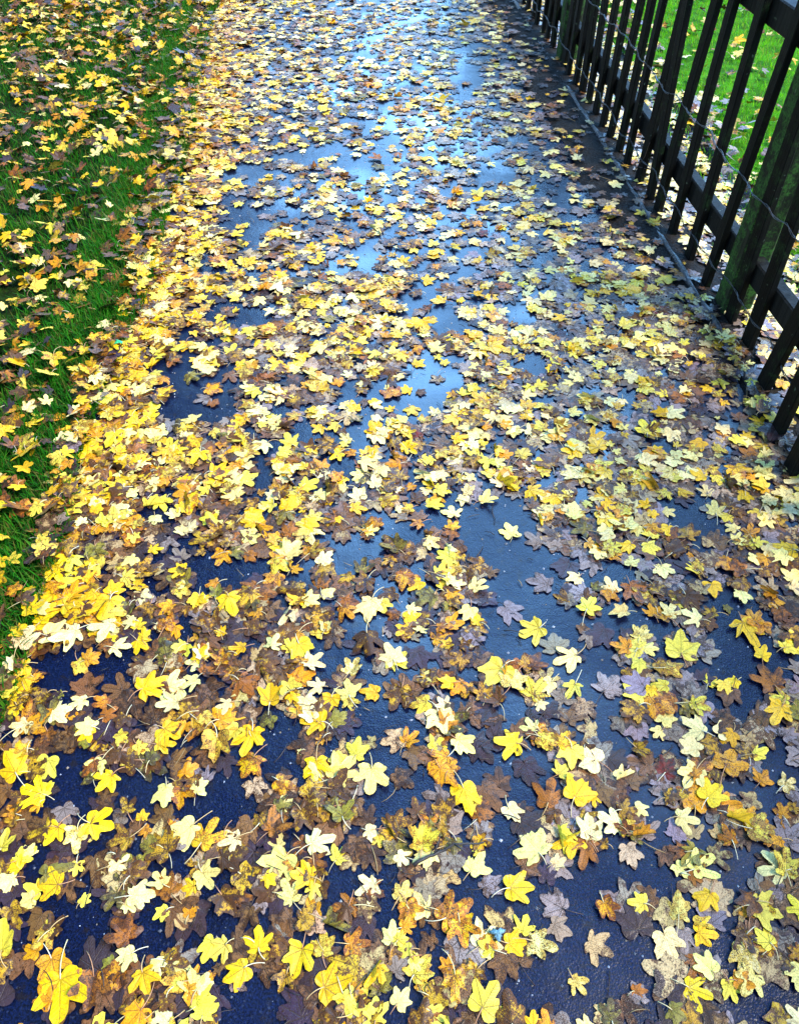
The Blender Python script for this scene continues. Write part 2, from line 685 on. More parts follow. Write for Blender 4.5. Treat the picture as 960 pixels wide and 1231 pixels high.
def stalk_verts(f, n=5, k=3):
    """tapered stalk leaving the joint away from the tip"""
    L = f.L * f.stlen
    a0 = f.ang + pi
    pts, x, y, a = [], 0.0, 0.0, a0
    for i in range(n + 1):
        t = i / n
        pts.append((x, y, .004 * sin(pi * t) + f.L * .06 * t * (1 - t) * 2 + .0006))
        a += f.stbend / n
        x += cos(a) * L / n
        y += sin(a) * L / n
    w = max(.0007, .014 * f.L)
    rad = [w * (1.25 - .45 * i / n) for i in range(n)] + [w * 1.5]
    return tube(pts, rad, k)


def leaf_attrs(me, f_or_arrays, nv, c1, c2, par, pos, rim):
    a = me.attributes.new('tint', 'FLOAT_COLOR', 'POINT')
    a.data.foreach_set('color', np.asarray(c1, np.float32).ravel())
    a = me.attributes.new('blotch', 'FLOAT_COLOR', 'POINT')
    a.data.foreach_set('color', np.asarray(c2, np.float32).ravel())
    a = me.attributes.new('leaf_par', 'FLOAT_VECTOR', 'POINT')
    a.data.foreach_set('vector', np.asarray(par, np.float32).ravel())
    a = me.attributes.new('leaf_pos', 'FLOAT_VECTOR', 'POINT')
    a.data.foreach_set('vector', np.asarray(pos, np.float32).ravel())
    a = me.attributes.new('rim', 'FLOAT', 'POINT')
    a.data.foreach_set('value', np.asarray(rim, np.float32).ravel())


def tint_attr(me, cols):
    a = me.attributes.new('tint', 'FLOAT_COLOR', 'POINT')
    a.data.foreach_set('color', np.asarray(cols, np.float32).ravel())


# leaves read one by one off the photograph: colour, joint and tip (or centre and length); m spotted, f folded
SEEN = """
Y 75 1178 74 1240;P 4 1143 9 1102;Pm 62 1119 38 1146;M 62 1119 83 1100;C 40 1083 18 1092;Y 72 1066 42 1064;C 160 1148 134 1163;Y 174 1171 180 1203;C 234 1194 232 1162
Vm 143 1074 126 1100;C 153 1089 166 1098;P 200 1096 182 1108;C 197 1064 184 1048;Y 234 1067 214 1072;G 228 1101 233 1080;P 99 1086 112 1074;C 244 1050 260 1074;M 290 1052 312 1070
Y 320 1055 334 1068;Mm 268 1078 287 1104;Y 312 1141 312 1111;P 272 1137 251 1154;Y 295 1165 266 1184;Y 364 1142 352 1183;G 420 1136 450 1134;C 471 1132 472 1104;C 450 1065 424 1078
Y 390 1188 430 1174;P 451 1228 452 1194;C 478 1207 494 1184;P 245 1222 253 1190;C 240 1190 254 1167;Y 374 1056 346 1052;P 378 1066 373 1086;O 425 1090 394 1092;G 425 1190 441 1179
Mm 345 1172 334 1198;M 405 1225 380 1222;Y 612 1069 646 1067;L 582 1068 606 1052;L 675 1093 645 1075;Ym 535 1106 570 1082;Ym 552 1110 560 1146;Cm 640 1133 674 1144;L 665 1112 690 1126
B 607 1152 597 1192;D 602 1196 580 1204;Ym 546 1173 547 1218;P 517 1217 538 1230;G 540 1165 527 1150;C 496 1155 506 1171;Cm 480 1080 492 1056;Ym 490 1090 500 1116;P 478 1132 490 1112
Cm 688 1178 706 1200;Y 640 1236 640 1212;Gm 724 1086 739 1110;P 772 1088 749 1085;C 797 1126 813 1162;C 853 1168 829 1145;Y 826 1188 859 1202;P 874 1183 886 1211;G 883 1180 908 1188
Cm 893 1143 890 1178;Mm 895 1124 878 1146;P 922 1135 902 1115;P 906 1092 943 1105;Om 905 1086 875 1087;P 962 1096 941 1074;G 960 1150 942 1136;Y 851 1076 838 1099;Cm 813 1101 812 1069
C 962 1232 938 1206;V 805 1215 826 1228;D 800 1196 808 1163;O 767 1192 24;V 734 1228 732 1196;C 812 1042 828 1060;O 828 1054 846 1062;Y 109 879 94 898;C 112 877 90 872;O 60 886 25;M 42 877 22
Y 22 932 8 904;Pm 33 903 13 905;M 45 930 28;Y 53 957 24 949;P 52 955 69 941;G 45 971 20;G 17 976 24;M 15 988 26;P 4 1021 14 994;Y 72 996 53 1021;Cm 95 1000 92 1032;Y 110 991 142 997;M 152 971 32
Y 136 934 115 957;O 110 924 32;M 142 912 32;P 25 1035 49 1016;Y 22 1041 26;C 231 996 199 1020;Y 172 981 17;G 207 993 20;V 182 1018 30;O 145 1031 22;Y 199 879 222 892;B 217 918 40;Vm 185 911 30
M 215 943 17;P 93 1045 22;Y 304 881 291 918;Ym 306 914 289 940;Pm 262 889 257 923;Y 381 917 382 948;Ym 336 942 360 950;C 447 926 444 962;P 428 911 432 885;C 375 1017 408 1005;V 412 985 408 955
B 429 1010 425 1041;Ym 244 1016 264 978;C 286 1009 259 1019;B 301 990 284 1032;M 316 986 28;M 380 963 34;V 340 971 32;G 385 892 18;Ym 350 1036 30;O 382 1038 32;Y 386 870 357 868;C 361 905 9
C 527 860 536 890;P 525 897 26;C 549 891 573 909;Y 620 896 588 892;Y 556 950 568 988;Pm 507 1020 510 984;M 500 973 32;Mm 530 976 28;C 611 973 626 993;C 646 1027 622 998;Pf 672 1000 680 1032
Yf 690 1008 658 1022;C 671 1037 25;C 708 1006 705 976;Y 689 961 706 934;P 675 928 28;Y 712 963 22;L 579 1008 584 980;L 670 971 36;O 703 1016 697 1052;D 642 937 18;Pm 655 893 32;C 637 875 26
P 572 1027 11;O 640 883 22;L 540 1038 40;R 798 930 810 911;C 834 928 819 952;Y 848 962 868 942;C 814 986 842 992;Gf 764 1004 790 1002;Ym 876 1013 864 988;Pm 942 1050 941 1016;G 937 976 25
P 910 906 28;G 915 936 30;C 833 1046 859 1028;Om 812 1023 30;B 890 931 30;Mm 770 903 28;Cm 945 943 30;Y 937 852 924 878;O 748 998 28;Mm 752 976 30;Y 135 726 122 756;C 137 755 104 762
C 94 762 58 777;C 30 782 46 756;O 55 764 28;C 137 781 164 780;C 44 735 69 730;Y 174 832 213 815;C 214 846 184 852;C 237 819 214 830;Y 33 803 6 812;Pm 99 802 30;G 112 792 26;Gm 203 750 34;Y 168 752 24
M 97 739 34;Pm 220 712 28;Y 238 725 26;Y 70 695 34;Y 94 697 17;Y 140 710 28;C 54 715 16;C 103 844 78 855;G 124 845 28;G 47 816 17;M 34 836 24;Y 22 855 22;V 72 837 15;Y 276 721 284 747
Y 266 761 22;Y 287 781 27;M 307 756 34;C 330 775 28;Y 360 777 374 799;P 348 778 28;C 392 753 24;D 340 741 30;C 447 724 440 752;C 473 796 462 772;Gm 417 738 30;Y 325 846 326 820;Y 397 847 29
C 380 826 26;Y 445 833 30;C 419 831 32;Cm 425 803 32;M 441 766 446 796;O 294 826 40;Ym 356 856 28;C 372 861 28;L 459 801 30;Mm 280 813 30;Y 357 721 32;C 375 723 28;C 394 713 22;Y 245 723 26;V 262 713 24
V 302 728 26;O 251 806 30;B 292 798 28;P 460 731 26;P 647 757 620 767;C 690 790 660 800;C 656 826 28;P 690 824 678 844;C 532 848 22;Y 536 822 28;Cm 615 818 38;G 546 718 28;C 547 702 32;C 574 706 30
C 689 697 25;L 680 723 28;P 704 736 716 716;Y 499 706 28;Y 495 743 28;C 507 756 23;Y 572 748 22;D 660 853 40;L 567 768 32;M 580 833 30;O 756 706 773 733;Y 855 710 30;C 805 736 30;C 831 743 34
Y 890 752 913 784;Y 915 787 27;P 817 787 815 757;Cm 770 763 32;G 782 736 23;C 743 738 30;C 732 706 30;Pm 805 805 34;Y 880 822 20;B 875 838 36;P 792 826 26;Y 781 833 20;O 800 846 34;P 947 781 32
Om 922 816 46;Pm 935 841 30;G 902 744 30;O 937 741 27;C 890 718 30;B 925 723 34;D 845 813 28;L 762 823 40;L 830 833 40
Y 45 569 38;Y 42 585 26;Y 84 588 84 606;Y 103 600 115 612;Y 118 615 20;P 149 622 26;C 164 567 24;C 186 581 20;C 145 590 20;Y 238 552 34;Y 188 662 24;Y 214 688 26;Y 12 630 36;P 52 630 24;Y 80 675 26;P 26 685 22
C 210 620 24;C 218 640 20;P 162 650 24;Y 348 610 30;Y 265 572 34;C 282 580 26;Y 372 634 28;Y 336 664 28;C 392 673 30;C 447 640 22;C 443 560 34;C 460 570 28;C 450 582 26;Y 404 550 24;C 658 528 24;C 690 622 24
C 612 640 30;C 519 657 26;P 535 670 28;C 600 580 32;P 522 609 28;Y 552 530 26;Y 838 573 27;C 882 581 27;P 910 586 28;Y 822 594 24;Y 766 582 26;C 858 613 32;Y 752 660 24;C 757 676 22;Y 940 662 40;P 912 655 24
P 885 532 26;C 868 518 24;C 812 550 24;C 886 652 22;C 728 648 24;C 918 630 26;Y 912 590 26;C 742 590 24;M 808 662 36;L 790 630 30
"""
L_ALL = []


def ground_h(x, y):
    if x < left_edge(y):
        return hgt_verge(x, y) + random.uniform(.012, .040)
    if x > XF + .36:
        return .03
    if x > soil_edge(y):
        return .018
    return .002


for tok in SEEN.replace('\n', ';').split(';'):
    t = tok.split()
    if not t:
        continue
    c, fl = t[0][0], t[0][1:]
    n = [float(q) for q in t[1:]]
    if len(n) == 4:
        a, b = at(n[0], n[1]), at(n[2], n[3])
        d = b - a
        L, ang = float(np.hypot(d[0], d[1])), atan2(d[1], d[0])
        L *= .90
    else:
        a, b = at(n[0] - n[2] / 2, n[1]), at(n[0] + n[2] / 2, n[1])
        L = float(np.hypot(*(b - a)[:2])) * .68
        ang = random.uniform(0, 2 * pi)
        m = (a + b) / 2
        a = m - np.array([cos(ang), sin(ang), 0]) * L * .34
    f = make_leaf(a[0], a[1], L, ang, c, wear=random.uniform(.34, .52) if 'm' in fl else None, fold='f' in fl, src='s')
    if 'm' not in fl and c in 'YCP':
        f.wear = random.choice((0, 0, .04, .1))
    if c not in 'DLB':
        f.stalk = True
    L_ALL.append(f)
N_SEEN = len(L_ALL)

# bare patches of asphalt in the litter (centre and half-axes where the photograph shows them)
BARE = """232 480 62 34;372 520 30 18;290 380 55 16;300 262 42 26;312 212 46 12;606 640 40 34;628 722 46 66;702 692 30 12;722 800 26 40;610 935 64 44;712 1145 74 52;600 1080 44 34;892 800 40 46
935 925 28 40;838 630 30 20;95 800 58 26;130 838 62 24;78 945 44 34;170 962 26 34;330 900 40 50;285 960 40 26;365 1005 30 24;470 945 34 34;270 1105 36 24;105 1105 42 44;205 1120 44 34;312 1212 46 30;24 1205 30 34
402 1165 24 14;575 1055 30 24;645 1195 40 44;745 888 26 18;905 1195 46 34;880 1052 34 24;765 1150 46 46;482 640 24 16;420 655 40 16;272 684 50 14;452 622 22 12;880 505 22 18;600 615 20 30;500 1000 14 24;690 1080 40 30
560 95 20 34;590 205 22 28;622 375 18 22;640 440 16 16;520 480 20 12;765 500 20 14;740 470 18 14;680 250 24 20;720 235 22 14;560 330 18 10;455 200 40 16;360 265 26 12;480 1210 26 20;250 1150 18 16;200 980 18 20"""
BARE = [tuple(float(v) for v in q.split()) for q in BARE.replace('\n', ';').split(';')]


def bare(px, py):
    b = 0.0
    for (cx, cy, rx, ry) in BARE:
        d = (((px - cx) / rx) ** 2 + ((py - cy) / ry) ** 2) * (1.05 if cy > 560 else 1.3)
        if d < 1.5:
            b = max(b, min(1, (1.5 - d) / .5))
    return b


# smooth value noise for clumping
GN = rng.random((64, 64))


def vnoise(x, y):
    xi, yi = math.floor(x), math.floor(y)
    fx, fy = x - xi, y - yi
    fx, fy = fx * fx * (3 - 2 * fx), fy * fy * (3 - 2 * fy)
    g = lambda a, b: GN[a % 64, b % 64]
    return (g(xi, yi) * (1 - fx) + g(xi + 1, yi) * fx) * (1 - fy) + (g(xi, yi + 1) * (1 - fx) + g(xi + 1, yi + 1) * fx) * fy


def clump(x, y, s):
    return .42 * vnoise(x * s, y * s) + .34 * vnoise(x * s * 2.3 + 9, y * s * 2.3 + 4) + .24 * vnoise(x * s * 5.1 + 3, y * s * 5.1 + 7)


def pick(w):
    return random.choices(list(w.keys()), weights=list(w.values()))[0]


UNDER, TOP = [], []
XMIN, XMAX, YMIN, YMAX = -2.2, 3.2, -.25, 8.0


def rand_leaf(x, y, code, Lmu=.044, wear=None):
    L = min(.06, max(.014, random.gauss(Lmu * .82, .0085)))
    f = make_leaf(x, y, L, random.uniform(0, 2 * pi), code, wear)
    if code not in 'DLBT' and random.random() < .05:
        f.fold = True
    return f


xr, xl_mid = XS, XL
# dark decayed layer and middle layer and fresh layer on the path
def scatter_path(n, layer):
    for _ in range(n):
        x, y = random.uniform(XL - .1, XF - .02), random.uniform(YMIN, YMAX)
        if y > 1.9 and x > soil_edge(y) + .02 and random.random() < .9:
            continue
        px, py, dz = proj((x, y, 0))
        near = py > 640
        b = bare(px, py)
        s = (x - XL) / (XF - XL)          # 0 verge .. 1 fence
        k = clump(x, y, 4.2)
        if random.random() < b * (.96 if layer else .90) * (1 if py > 560 else .85):
            continue
        if layer == 0:
            if py < 330 and random.random() < (.5 if 400 < px < 720 else .32):
                continue
            if k < .38 - .12 * (s > .55) - .06 * near:
                continue
            w = {'L': 3.0, 'D': 1.5, 'B': 1.9, 'T': 1.5} if s > .5 else {'B': 4.0, 'D': 3.0, 'O': .4, 'V': .6, 'M': .9, 'L': .8, 'T': .5}
            UNDER.append(rand_leaf(x, y, pick(w), .052))
        elif layer == 1:
            if near:
                if random.random() < .30 or k < .33:
                    continue
                w = {'M': 2.0, 'T': 1.6, 'P': 1.0, 'O': .45 - .3 * s, 'V': .2, 'L': 2 * s, 'B': 1.5, 'G': 1, 'C': .8}
            else:
                if k < .35 and random.random() < .7:
                    continue
                if py < 330 and random.random() < (.64 if 400 < px < 720 else .42):
                    continue
                w = {'C': 1.4 + 1.8 * s, 'T': 1.6 + 2.4 * s, 'P': 1.4, 'M': 2.4 - 1.4 * s, 'O': 1.2 - .8 * s, 'Y': 1.5 - 1.1 * s, 'G': .9 - .6 * s, 'L': .5 + 2.2 * s, 'B': 1.2, 'R': .04}
            UNDER.append(rand_leaf(x, y, pick(w), .043))
        else:
            if near and random.random() < .87:
                continue
            if k < .35 and random.random() < .7:
                continue
            if py < 330 and random.random() < (.5 if 400 < px < 700 else .35):
                continue
            w = {'Y': 2.8 - 1.7 * s, 'C': 2.6 + 1.6 * s, 'P': 2.0, 'G': .9 - .5 * s, 'M': .8, 'T': 1.2 * s}
            TOP.append(rand_leaf(x, y, pick(w), .041))


scatter_path(10200, 0)
scatter_path(11200, 1)
scatter_path(6600, 2)
# ridge of leaves gathered along the verge edge of the path
for _ in range(2300):
    y = random.uniform(.5, YMAX)
    if y < 1.5 and random.random() < (1.5 - y) * 1.1:
        continue
    x = left_edge(y) + random.gauss(.06 + .03 * (y > 2.5), .07)
    px, py, _d = proj((x, y, 0))
    if random.random() < bare(px, py) * .9:
        continue
    TOP.append(rand_leaf(x, y, pick({'Y': 3, 'G': 2.2, 'O': 2.0, 'M': 2, 'P': 1.6, 'C': 1.4, 'B': 1}), .045))
# on the verge: thick, yellow, thinner along a grassy band beside the path
for _ in range(8200):
    y = random.uniform(.2, YMAX)
    x = random.uniform(XMIN, left_edge(y))
    d = left_edge(y) - x
    k = clump(x, y, 3.1)
    if .03 < d < .15 + .07 * sin(y * 3) + .05 * sin(y * 7.7) and random.random() < (.80 if y < 2.6 else .55) * (.35 + 1.0 * clump(x, y, 5)):
        continue
    if k < .42 and random.random() < .62:
        continue
    TOP.append(rand_leaf(x, y, pick({'Y': 3.0, 'P': 2.4, 'G': 1.6, 'O': 1.3, 'M': 2.6, 'C': 1.1, 'B': 1.8, 'D': .8}), .043))
# soil strip and the litter against the fence, then the lawn beyond it
for _ in range(800):
    y = random.uniform(.2, YMAX)
    x = random.uniform(soil_edge(y) - .03, XF - .01)
    if random.random() < (.55 if y > 2.0 else .4):
        continue
    TOP.append(rand_leaf(x, y, pick({'C': .7, 'P': .8, 'Y': .6, 'B': 3, 'O': 1, 'D': 5, 'M': .8}), .036))
for _ in range(3800):
    y = random.uniform(.2, YMAX)
    d = abs(random.gauss(0, .27))
    x = XF + .03 + d
    TOP.append(rand_leaf(x, y, pick({'L': 4, 'C': 3.0, 'B': 1, 'M': .6, 'Y': .5, 'O': .4, 'P': .8}), .048))
for _ in range(700):
    y = random.uniform(.2, YMAX + 1)
    x = random.uniform(XF + .4, XMAX)
    TOP.append(rand_leaf(x, y, pick({'Y': 2, 'P': 2, 'C': 2, 'O': 1.2, 'M': 1, 'L': 1}), .044))
random.shuffle(TOP)
ORDER = UNDER + TOP + L_ALL
# decayed leaves read off the photograph lie under the fresh ones
low = [f for f in L_ALL if f.code in 'DLB']
ORDER = UNDER + low + TOP + [f for f in L_ALL if f.code not in 'DLB']

# ---- settle the pile: each leaf rests on what already lies below it
CELL = .004
GX, GY = int((XMAX - XMIN + .4) / CELL), int((YMAX - YMIN + 1.4) / CELL)
HG = np.zeros((GX, GY), np.float32)
OWN = np.full((GX, GY), -1, np.int32)
for i, f in enumerate(ORDER):
    r = f.L * 1.02
    i0, i1 = int((f.x - r - XMIN + .2) / CELL), int((f.x + r - XMIN + .2) / CELL) + 1
    j0, j1 = int((f.y - r - YMIN + .2) / CELL), int((f.y + r - YMIN + .2) / CELL) + 1
    f.base = ground_h(f.x, f.y)
    if f.x < left_edge(f.y) - .02 or f.x > XF + .36:
        f.tilt = (radians(random.gauss(0, 17)), radians(random.gauss(0, 17)))
        f.gloss += .15
    f.ok = not (i0 < 0 or j0 < 0 or i1 >= GX or j1 >= GY)
    if not f.ok:
        f.lift = 0
        continue
    gx = (np.arange(i0, i1) + .5) * CELL + XMIN - .2 - f.x
    gy = (np.arange(j0, j1) + .5) * CELL + YMIN - .2 - f.y
    A, B = np.meshgrid(gx, gy, indexing='ij')
    th = np.arctan2(B, A) - (f.ang - pi / 2)
    k = np.floor(((th + pi / 2) % (2 * pi)) / (2 * pi) * N_TH).astype(int) % N_TH
    inside = np.hypot(A, B) < OUT[f.var][k] * f.L
    sub = HG[i0:i1, j0:j1]
    if not inside.any():
        f.lift = 0
        continue
    hs = sub[inside]
    f.lift = float(.45 * hs.max() + .55 * hs.mean()) if f.code not in 'DL' else float(hs.mean())
    f.lift = min(f.lift, .011)
    sub[inside] = f.lift + (.0006 if f.code in 'DLBT' else .0016)
    OWN[i0:i1, j0:j1][inside] = i

# ---- which leaves show largest in the photograph
ids, cnt = np.unique(OWN[OWN >= 0], return_counts=True)
seen_area = np.zeros(len(ORDER))
for i, c in zip(ids, cnt):
    f = ORDER[i]
    cx, cy = f.x + cos(f.ang) * f.L * .4, f.y + sin(f.ang) * f.L * .4
    px, py, dz = proj((cx, cy, f.base))
    if not (4 < px < PW - 4 and 4 < py < PH + 2):
        continue
    f.px, f.py = px, py
    q = sqrt((cx ** 2 + cy ** 2 + CAMZ ** 2))
    seen_area[i] = c * CELL ** 2 * (F / dz) ** 2 * (CAMZ / q) * (1.35 if f.src == 's' else 1.0)
best = [int(i) for i in np.argsort(-seen_area)[:290]]
single = set(best)

# ---- the many: one object
def leaf_place(f, X):
    m = X[:, 2].min()
    return X + np.array([f.x, f.y, f.base + f.lift - m * .75 + .0008])


bV, bL, bS, c1s, c2s, prs, pss, rms = [], [], [], [], [], [], [], []
sV, sF, sC = [], [], []
voff = loff = 0
for i, f in enumerate(ORDER):
    if i in single:
        continue
    px, py, dz = proj((f.x, f.y, 0))
    hi = dz < 1.9
    rings = RINGS_HI if hi else RINGS_LO
    X, uvw, rim = blade_verts(f, rings)
    X = leaf_place(f, X)
    lo, st = TOPO[len(rings)]
    bV.append(X)
    bL.append(lo + voff)
    bS.append(st + loff)
    nv = len(X)
    c1s.append(np.tile(np.append(f.c1, 1), (nv, 1)))
    c2s.append(np.tile(np.append(f.c2, 1), (nv, 1)))
    prs.append(np.tile([f.wear, f.vein, f.gloss], (nv, 1)))
    pss.append(uvw)
    rms.append(rim ** 6)
    voff += nv
    loff += len(lo)
    if f.stalk and random.random() < .75:
        V, Fc = stalk_verts(f, 4)
        b = len(sV)
        zj = f.base + f.lift + .002
        sV += [(v[0] + f.x, v[1] + f.y, v[2] + zj) for v in V]
        sF += [tuple(q + b for q in t) for t in Fc]
        sC += [(*f.stcol, 1)] * len(V)
V = np.concatenate(bV)
# blades and stalks of the litter share one object
ns = len(V)
Vall = np.concatenate([V, np.array(sV)])
loops = list(np.concatenate(bL))
starts = list(np.concatenate(bS))
nb = len(starts)
for t in sF:
    starts.append(len(loops))
    loops += [q + ns for q in t]
me = mesh_np('fallen_leaves', Vall, loops, starts, None, M_LEAF)
me.materials.append(M_STALK)
mi = np.zeros(len(starts), np.int32)
mi[nb:] = 1
me.polygons.foreach_set('material_index', mi)
z4, z3 = np.array(sC), np.zeros((len(sV), 3))
leaf_attrs(me, None, 0, np.concatenate(c1s + [z4]), np.concatenate(c2s + [z4]), np.concatenate(prs + [z3]), np.concatenate(pss + [z3]), np.concatenate(rms + [np.zeros(len(sV))]))
litter = link('fallen_leaves', me)
tag(litter, 'thick litter of small yellow, cream and brown maple leaves over path and grass', 'leaves', kind='stuff')

# ---- the 290 that show largest: objects of their own
CW = {'Y': 'bright yellow', 'P': 'pale yellow', 'C': 'cream', 'G': 'golden', 'M': 'yellow brown', 'O': 'orange brown', 'B': 'brown', 'D': 'dark purple brown', 'L': 'lilac grey', 'V': 'olive', 'T': 'tan', 'R': 'red brown'}
lens = sorted(ORDER[i].L for i in best)
q1, q3 = lens[int(len(lens) * .25)], lens[int(len(lens) * .75)]


def zone(f):
    row = 'along the bottom edge' if f.py > 1130 else 'low on the path' if f.py > 960 else 'below mid path' if f.py > 780 else 'at mid path'
    col = 'by the grass verge' if f.px < 160 else 'on the verge side' if f.px < 390 else 'in the middle' if f.px < 590 else 'on the fence side' if f.px < 800 else 'below the fence end'
    return row + ' ' + col


def facing(f):
    d = math.degrees(f.ang) % 360
    return ('tip towards the fence' if d < 45 or d >= 315 else 'tip up the path' if d < 135 else 'tip towards the verge' if d < 225 else 'tip towards the viewer')


sel = [ORDER[i] for i in best]
for f in sel:
    size = 'small' if f.L < q1 else 'large' if f.L > q3 else ''
    cond = 'folded' if f.fold else 'spotted' if f.wear > .33 else 'clean' if f.wear < .06 else ''
    f.head = ' '.join(w for w in (size, cond, CW[f.code], 'leaf') if w)
for f in sel:
    near = sorted((g for g in sel if g is not f), key=lambda g: (g.px - f.px) ** 2 + (g.py - f.py) ** 2)[:2]
    g = near[0]
    dx, dy = g.px - f.px, g.py - f.py
    f.rel = ('beyond' if dy > abs(dx) else 'below' if -dy > abs(dx) else 'beside') + ' a ' + CW[g.code] + ' leaf'
    f.opts = [f.head + ' ' + zone(f), f.head + ', ' + facing(f) + ', ' + zone(f), f.head + ' ' + f.rel + ' ' + zone(f)]


def fits(s):
    return len(s.replace(',', ' ').split()) <= 16


left = list(sel)
for k in (1, 2, 0):
    cntd = {}
    for f in sel:
        cntd[f.opts[k]] = cntd.get(f.opts[k], 0) + 1
    for f in list(left):
        if cntd[f.opts[k]] == 1 and fits(f.opts[k]):
            f.label = f.opts[k]
            left.remove(f)
bykey = {}
for f in left:
    bykey.setdefault(f.head + ' ' + zone(f), []).append(f)
ORD = ['leftmost', 'second from the left', 'third from the left', 'fourth from the left', 'fifth from the left', 'sixth from the left', 'seventh from the left']
for key, _fs in bykey.items():
    fs = sorted((f for f in sel if f.head + ' ' + zone(f) == key), key=lambda f: f.px)
    for k, f in enumerate(fs):
        if f in left:
            o1 = ORD[k] if k < len(fs) - 1 or k == 0 else 'rightmost'
            f.label = f.head + ', ' + o1 + ' of its kind ' + zone(f)
            if not fits(f.label):
                f.label = f.head + ', ' + o1 + ' ' + zone(f)
            if not fits(f.label):
                f.label = f.head + ', ' + o1 + ' ' + zone(f).replace('on the path ', '').replace('along the ', '')

lo5, st5 = TOPO[5]
for f in sel:
    X, uvw, rim = blade_verts(f, RINGS_HI)
    m = X[:, 2].min()
    root = empty('fallen_leaf', (f.x, f.y, f.base + f.lift - m * .75 + .0012))
    tag(root, f.label, 'leaf', 'fallen maple leaves on the wet path')
    me = mesh_np('blade', X, lo5, st5, None, M_LEAF)
    nv = len(X)
    leaf_attrs(me, None, nv, np.tile(np.append(f.c1, 1), (nv, 1)), np.tile(np.append(f.c2, 1), (nv, 1)), np.tile([f.wear, f.vein, f.gloss], (nv, 1)), uvw, rim ** 6)
    link('blade', me, root)
    if f.stalk:
        V, Fc = stalk_verts(f, 8, 5)
        dz = m * .75
        V = [(v[0], v[1], v[2] + dz * min(1, (v[0] ** 2 + v[1] ** 2) ** .5 / (f.L * .5)) + .0004) for v in V]
        me = pydata('stalk', V, Fc, M_STALK, True)
        tint_attr(me, [(*f.stcol, 1)] * len(V))
        link('stalk', me, root)

# ------------------------------------------------------------------ grass
def grass(name, n, place, hmu, cols, label):
    V = np.zeros((n, 7, 3))
    C = np.zeros((n, 7, 4))
    for i in range(n):
        x, y, z, hs = place()
        h = hmu * hs * random.uniform(.5, 1.35)
        a = random.uniform(0, 2 * pi)
        lean = random.uniform(.15, 1.15)
        w = random.uniform(.0011, .0021)
        dx, dy = cos(a), sin(a)
        c = np.array(random.choice(cols)) * random.uniform(.7, 1.3)
        for k, t in enumerate((0, .4, .75)):
            bend = lean * t * t * h * .8
            zz = z + h * t * (1 - .28 * lean * t)
            ww = w * (1 - t * .55)
            V[i, 2 * k] = (x + dx * bend - dy * ww, y + dy * bend + dx * ww, zz)
            V[i, 2 * k + 1] = (x + dx * bend + dy * ww, y + dy * bend - dx * ww, zz)
        V[i, 6] = (x + dx * lean * h * .8, y + dy * lean * h * .8, z + h * (1 - .28 * lean))
        C[i, :, :3] = c
        C[i, :, 3] = 1
    base = np.array([0, 1, 3, 2, 2, 3, 5, 4, 4, 5, 6])
    st = np.array([0, 4, 8])
    loops = (base[None] + np.arange(n)[:, None] * 7).ravel()
    starts = (st[None] + np.arange(n)[:, None] * 11).ravel()
    me = mesh_np(name, V.reshape(-1, 3), loops, starts, None, M_GRASS)
    tint_attr(me, C.reshape(-1, 4))
    o = link(name, me)
    tag(o, label, 'grass', kind='stuff')


def pl_verge():
    while True:
        y = random.uniform(.3, YMAX)
        d = random.uniform(0, 1.5) if random.random() < .62 else random.uniform(.0, .24)
        x = left_edge(y) - d + .01
        if x < XMIN:
            continue
        k = clump(x + 5, y, 3.6)
        if d > .26 and k < .28:
            continue
        return x, y, hgt_verge(x, y), .75 + .5 * clump(x, y, 6)


def pl_lawn():
    while True:
        y = random.uniform(.2, YMAX + 1)
        x = XF + .12 + random.random() ** 1.15 * 2.6
        d = x - XF
        if d < .55 and random.random() > (d - .1) / .5 * .9:
            continue
        return x, y, .016, .8


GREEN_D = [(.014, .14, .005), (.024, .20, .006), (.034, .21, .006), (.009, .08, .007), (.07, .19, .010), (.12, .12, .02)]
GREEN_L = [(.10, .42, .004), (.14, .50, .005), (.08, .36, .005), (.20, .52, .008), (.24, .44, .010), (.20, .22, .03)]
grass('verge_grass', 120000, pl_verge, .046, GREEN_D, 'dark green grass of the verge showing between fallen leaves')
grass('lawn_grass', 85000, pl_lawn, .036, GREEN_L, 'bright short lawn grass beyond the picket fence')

# ------------------------------------------------------------------ small finds
def twig(pts_px, r, label, z=.006, name='twig', forks=()):
    P = [at(*p) for p in pts_px]
    root = empty(name, (P[0][0], P[0][1], z))
    tag(root, label, 'twig')
    pts = []
    for i in range(len(P) - 1):
        for t in np.linspace(0, 1, 5, endpoint=False):
            q = P[i] * (1 - t) + P[i + 1] * t
            pts.append((q[0] - P[0][0] + random.uniform(-1, 1) * .0008, q[1] - P[0][1] + random.uniform(-1, 1) * .0008, .004 * sin(len(pts) * .7)))
    q = P[-1] - P[0]
    pts.append((q[0], q[1], .002))
    V, Fc = tube(pts, [r * (1 - .6 * i / len(pts)) for i in range(len(pts))], 6)
    link('stem', pydata('stem', V, Fc, M_TWIG, True), root)
    for (k, dx, dy) in forks:
        p = pts[k]
        V, Fc = tube([p, (p[0] + dx * .5, p[1] + dy * .5, p[2] + .006), (p[0] + dx, p[1] + dy, p[2] + .004)], [r * .6, r * .45, r * .2], 5)
        link('side_shoot', pydata('side_shoot', V, Fc, M_TWIG, True), root)


twig([(497, 1045), (515, 1034), (545, 1021), (580, 1018)], .0035, 'thin dark twig lying across lilac grey leaves on the wet path', .022, forks=((6, .015, .03), (10, .02, -.02)))
twig([(636, 22), (690, 70), (705, 84)], .004, 'bent dry bramble twig caught at the foot of the far pickets', .05, forks=((5, .03, .05),))


